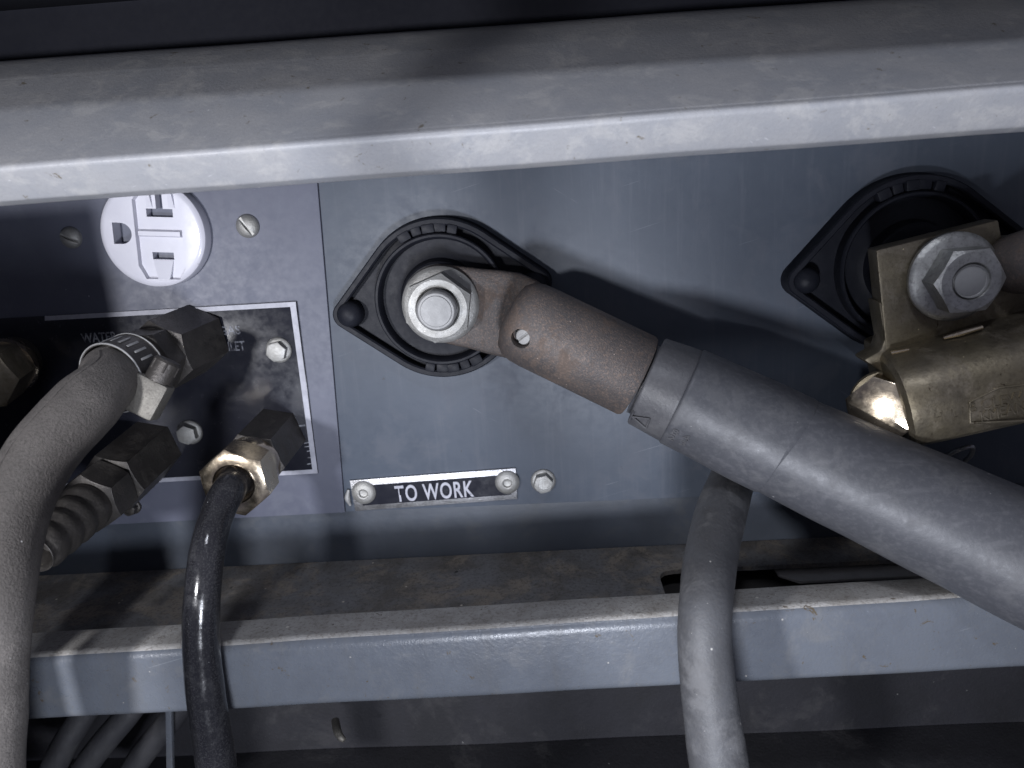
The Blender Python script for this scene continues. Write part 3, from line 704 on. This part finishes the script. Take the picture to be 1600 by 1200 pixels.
# moulded seam along the hose
P, Rr = smooth(H, Rh, 14)
seam = []
for i in range(6, 120):
    T = (P[min(i+1, len(P)-1)]-P[i-1]).normalized(); side = T.cross((CAM-P[i]).normalized()).normalized(); tow = side.cross(T).normalized()
    if tow.dot(CAM-P[i]) < 0: tow = -tow
    if side.x > 0: side = -side
    seam.append(P[i] + (side*.80+tow*.60).normalized()*(Rr[i]+.02))
MB().tube(seam[::3], .28, 8, seg=3).build('hose_seam', 'hose', wh)
cl = thing('hose_clamp', 'slotted steel worm drive clamp around the end of the brown hose', 'hose clamp', fW.p(0, 0, 47))
mb = MB(); mb.lathe(fW, [(10.1, 28.5), (10.55, 28.4), (10.65, 29.0), (10.5, 29.2), (10.5, 38.0), (10.65, 38.3), (10.5, 38.8), (10.1, 38.7), (10.1, 28.5)], 64, cap=False)
band = mb.build('band', 'darkbrass', cl)
for edge in (28.6, 38.6):
    ring = [fW.p(10.6*math.cos(t_), 10.6*math.sin(t_), edge) for t_ in [2*math.pi*k/40 for k in range(41)]]
    MB().tube(ring, .28, 8, seg=1).build('band_edge', 'steel', band)
th0 = math.atan2((UP).dot(fW.y), UP.dot(fW.x))
for k in range(9):
    th = th0 - 1.1 + k*.26
    g = Fr(fW.p(10.5*math.cos(th), 10.5*math.sin(th), 33.6), fW.x*math.cos(th)+fW.y*math.sin(th), fW.w)
    MB().box(g, -2.3, 2.3, -.38, .38, -.1, .28).build('slot_tooth', 'steel', band, bevel=.15)
# worm housing and screw: below the hose
hs = [at(262, 572, 52), at(258, 590, 52)]
gS = Fr(at(243, 602, 42), (at(262, 566, 39)-at(218, 648, 44)), (0, -1, 0))
MB().lathe(gS, [(3.9, 1.5), (3.9, 7.5), (3.4, 8.2), (.02, 8.2)], 28).build('worm_screw', 'darkbrass', cl)
MB().hexa(gS, 4.1, 4.5, 7.8, .3).build('screw_head', 'darkbrass', cl)
MB().box(gS, -4.2, 3.4, -5.4, 4.4, -9.5, 1.6).build('worm_housing', 'oldsteel', cl, bevel=1.0)

# ================================================================ LOWER LEFT BARBED FITTING
lf = thing('barbed_fitting', 'dark hex fitting with ribbed barb pointing down behind the brown hose', 'hose fitting', at(232, 700, 1))
B0, B1 = at(236, 702, 1), at(78, 842, 54)
fB2 = Fr(B0, B1-B0, (0, 0, 1)); LB = (B1-B0).length
MB().hexa(fB2, 10.8, -5, 24, .28).build('hex_body', 'darkbrass', lf)
MB().hexa(fB2, 10.1, 24.5, 35.5, .02, both=True).build('hex_nut', 'darkbrass', lf)
prof = [(8.0, 34)]
w_ = 36
for k in range(4):
    prof += [(7.5-.35*k, w_), (8.1-.35*k, w_+1.6), (8.1-.35*k, w_+3.8), (7.2-.35*k, w_+5.0)]; w_ += 6
prof += [(5.8, w_), (6.1, w_+1), (5.9, w_+1.2), (5.0, w_), (4.6, w_-6), (.02, w_-6)]
MB().lathe(fB2, prof, 48).build('barb', 'darkbrass', lf, ang=40)

# ================================================================ BRASS GAS FITTING + BLACK TUBE
gf = thing('gas_fitting', 'dark hex fitting with bright brass nut low on the black plaque', 'hose fitting', at(432, 682, 1))
B0, B1 = at(432, 680, 1), at(365, 757, 42)
fG = Fr(B0, B1-B0, (0, 0, 1)); LG = (B1-B0).length
MB().hexa(fG, 10.4, -5, LG*.62, .30).build('hex_body', 'darkbrass', gf)
MB().lathe(fG, [(8.8, LG*.58), (9.3, LG*.62), (9.3, LG*.80), (8.6, LG*.84)], 48).build('brass_collar', 'brass', gf)
MB().hexa(fG, 11.0, LG*.74, LG, .12, rin=5.9, both=True).build('brass_nut', 'brass', gf)
bt = thing('gas_tube', 'glossy black plastic tube leaving the brass nut and running down', 'tube', fG.p(0, 0, LG-5))
H = [fG.p(0, 0, LG-8), fG.p(.0, 0, LG+3), at(341, 800, 52), at(326, 850, 60), at(317, 920, 66), at(314, 1000, 69), at(322, 1090, 71), at(336, 1180, 73), at(352, 1300, 75)]
Rt = [4.9, 4.95, rfor(341, 800, 52, 51), rfor(326, 850, 60, 53), rfor(317, 920, 66, 55), rfor(314, 1000, 69, 56), rfor(322, 1090, 71, 58), rfor(336, 1180, 73, 60), 5]
MB().tube(H, Rt, 40, seg=12, wob=.008).build('tube_wall', 'tube', bt, ang=70)

# ================================================================ FAR LEFT BRASS FITTING
ff = thing('brass_fitting', 'brass hex fitting cut off by the left picture edge', 'hose fitting', at(20, 560, 1))
B0, B1 = at(28, 562, 1), at(-32, 600, 34)
fF = Fr(B0, B1-B0, (0, 0, 1))
MB().lathe(fF, [(8.0, -2), (8.2, 9), (8.6, 9.5)], 40).build('neck', 'darkbrass', ff)
MB().lathe(fF, [(7.0, 8), (9.2, 9), (9.6, 10), (9.6, 12.5), (9.0, 14), (6, 14.2)], 48).build('flange_ring', 'brass', ff)
MB().hexa(fF, 9.6, 13.5, 32, .45, both=True).build('hex_nut', 'oldbrass', ff)

# ================================================================ SMALL GREY CABLE
sc_ = [at(1195, 600, 11), at(1168, 690, 14), at(1146, 745, 22), at(1127, 800, 40), at(1111, 870, 60), at(1103, 940, 76), at(1101, 1010, 82), at(1110, 1100, 86), at(1124, 1200, 90), at(1150, 1350, 95)]
rsm = [7, 7, 7.1, rfor(1128, 800, 40, 78), rfor(1112, 870, 60, 82), rfor(1104, 940, 76, 82), rfor(1101, 1010, 82, 83), rfor(1110, 1100, 86, 87), rfor(1124, 1200, 90, 92), 6.3]
o = MB().tube(sc_, rsm, 48, seg=12, wob=.006).build('small_cable', 'smallcable', None, ang=70)
tag(settle(o), 'slim dusty grey cable dropping from under the thick cable across the rail', 'cable')

# ================================================================ THINGS BELOW THE RAIL
for pts, lab in (([(150, 1085, 30), (125, 1125, 34), (95, 1175, 40), (60, 1260, 46)], 'leftmost dark hose of the three below the rail'),
                 ([(222, 1085, 28), (196, 1120, 32), (150, 1175, 38), (90, 1260, 46)], 'middle dark hose of the three below the rail'),
                 ([(292, 1085, 24), (262, 1130, 27), (215, 1190, 32), (180, 1260, 36)], 'rightmost dark hose of the three below the rail')):
    o = MB().tube([at(*p) for p in pts], 4.3, 28).build('dark_hose', 'darkhose'); tag(settle(o), lab, 'hose', 'dark hoses below the rail')
o = plate([(258, 1095), (267, 1095), (270, 1230), (260, 1230)], 36, 38).build('flat_bar', 'rail', None, bevel=.2)
tag(settle(o), 'thin upright metal strip below the rail beside the black tube', 'metal strip')
f = panel(533, 1148, 22)
o = MB().tube([f.p(-3.5, 1.2, -6), f.p(-1.5, .8, -1), f.p(0, 0, 1), f.p(1.6, -.8, 2)], [1.5, 1.5, 1.3, .9], 16).build('wire_end', 'oldsteel')
tag(settle(o), 'small pale wire end in the dark below the rail', 'wire')
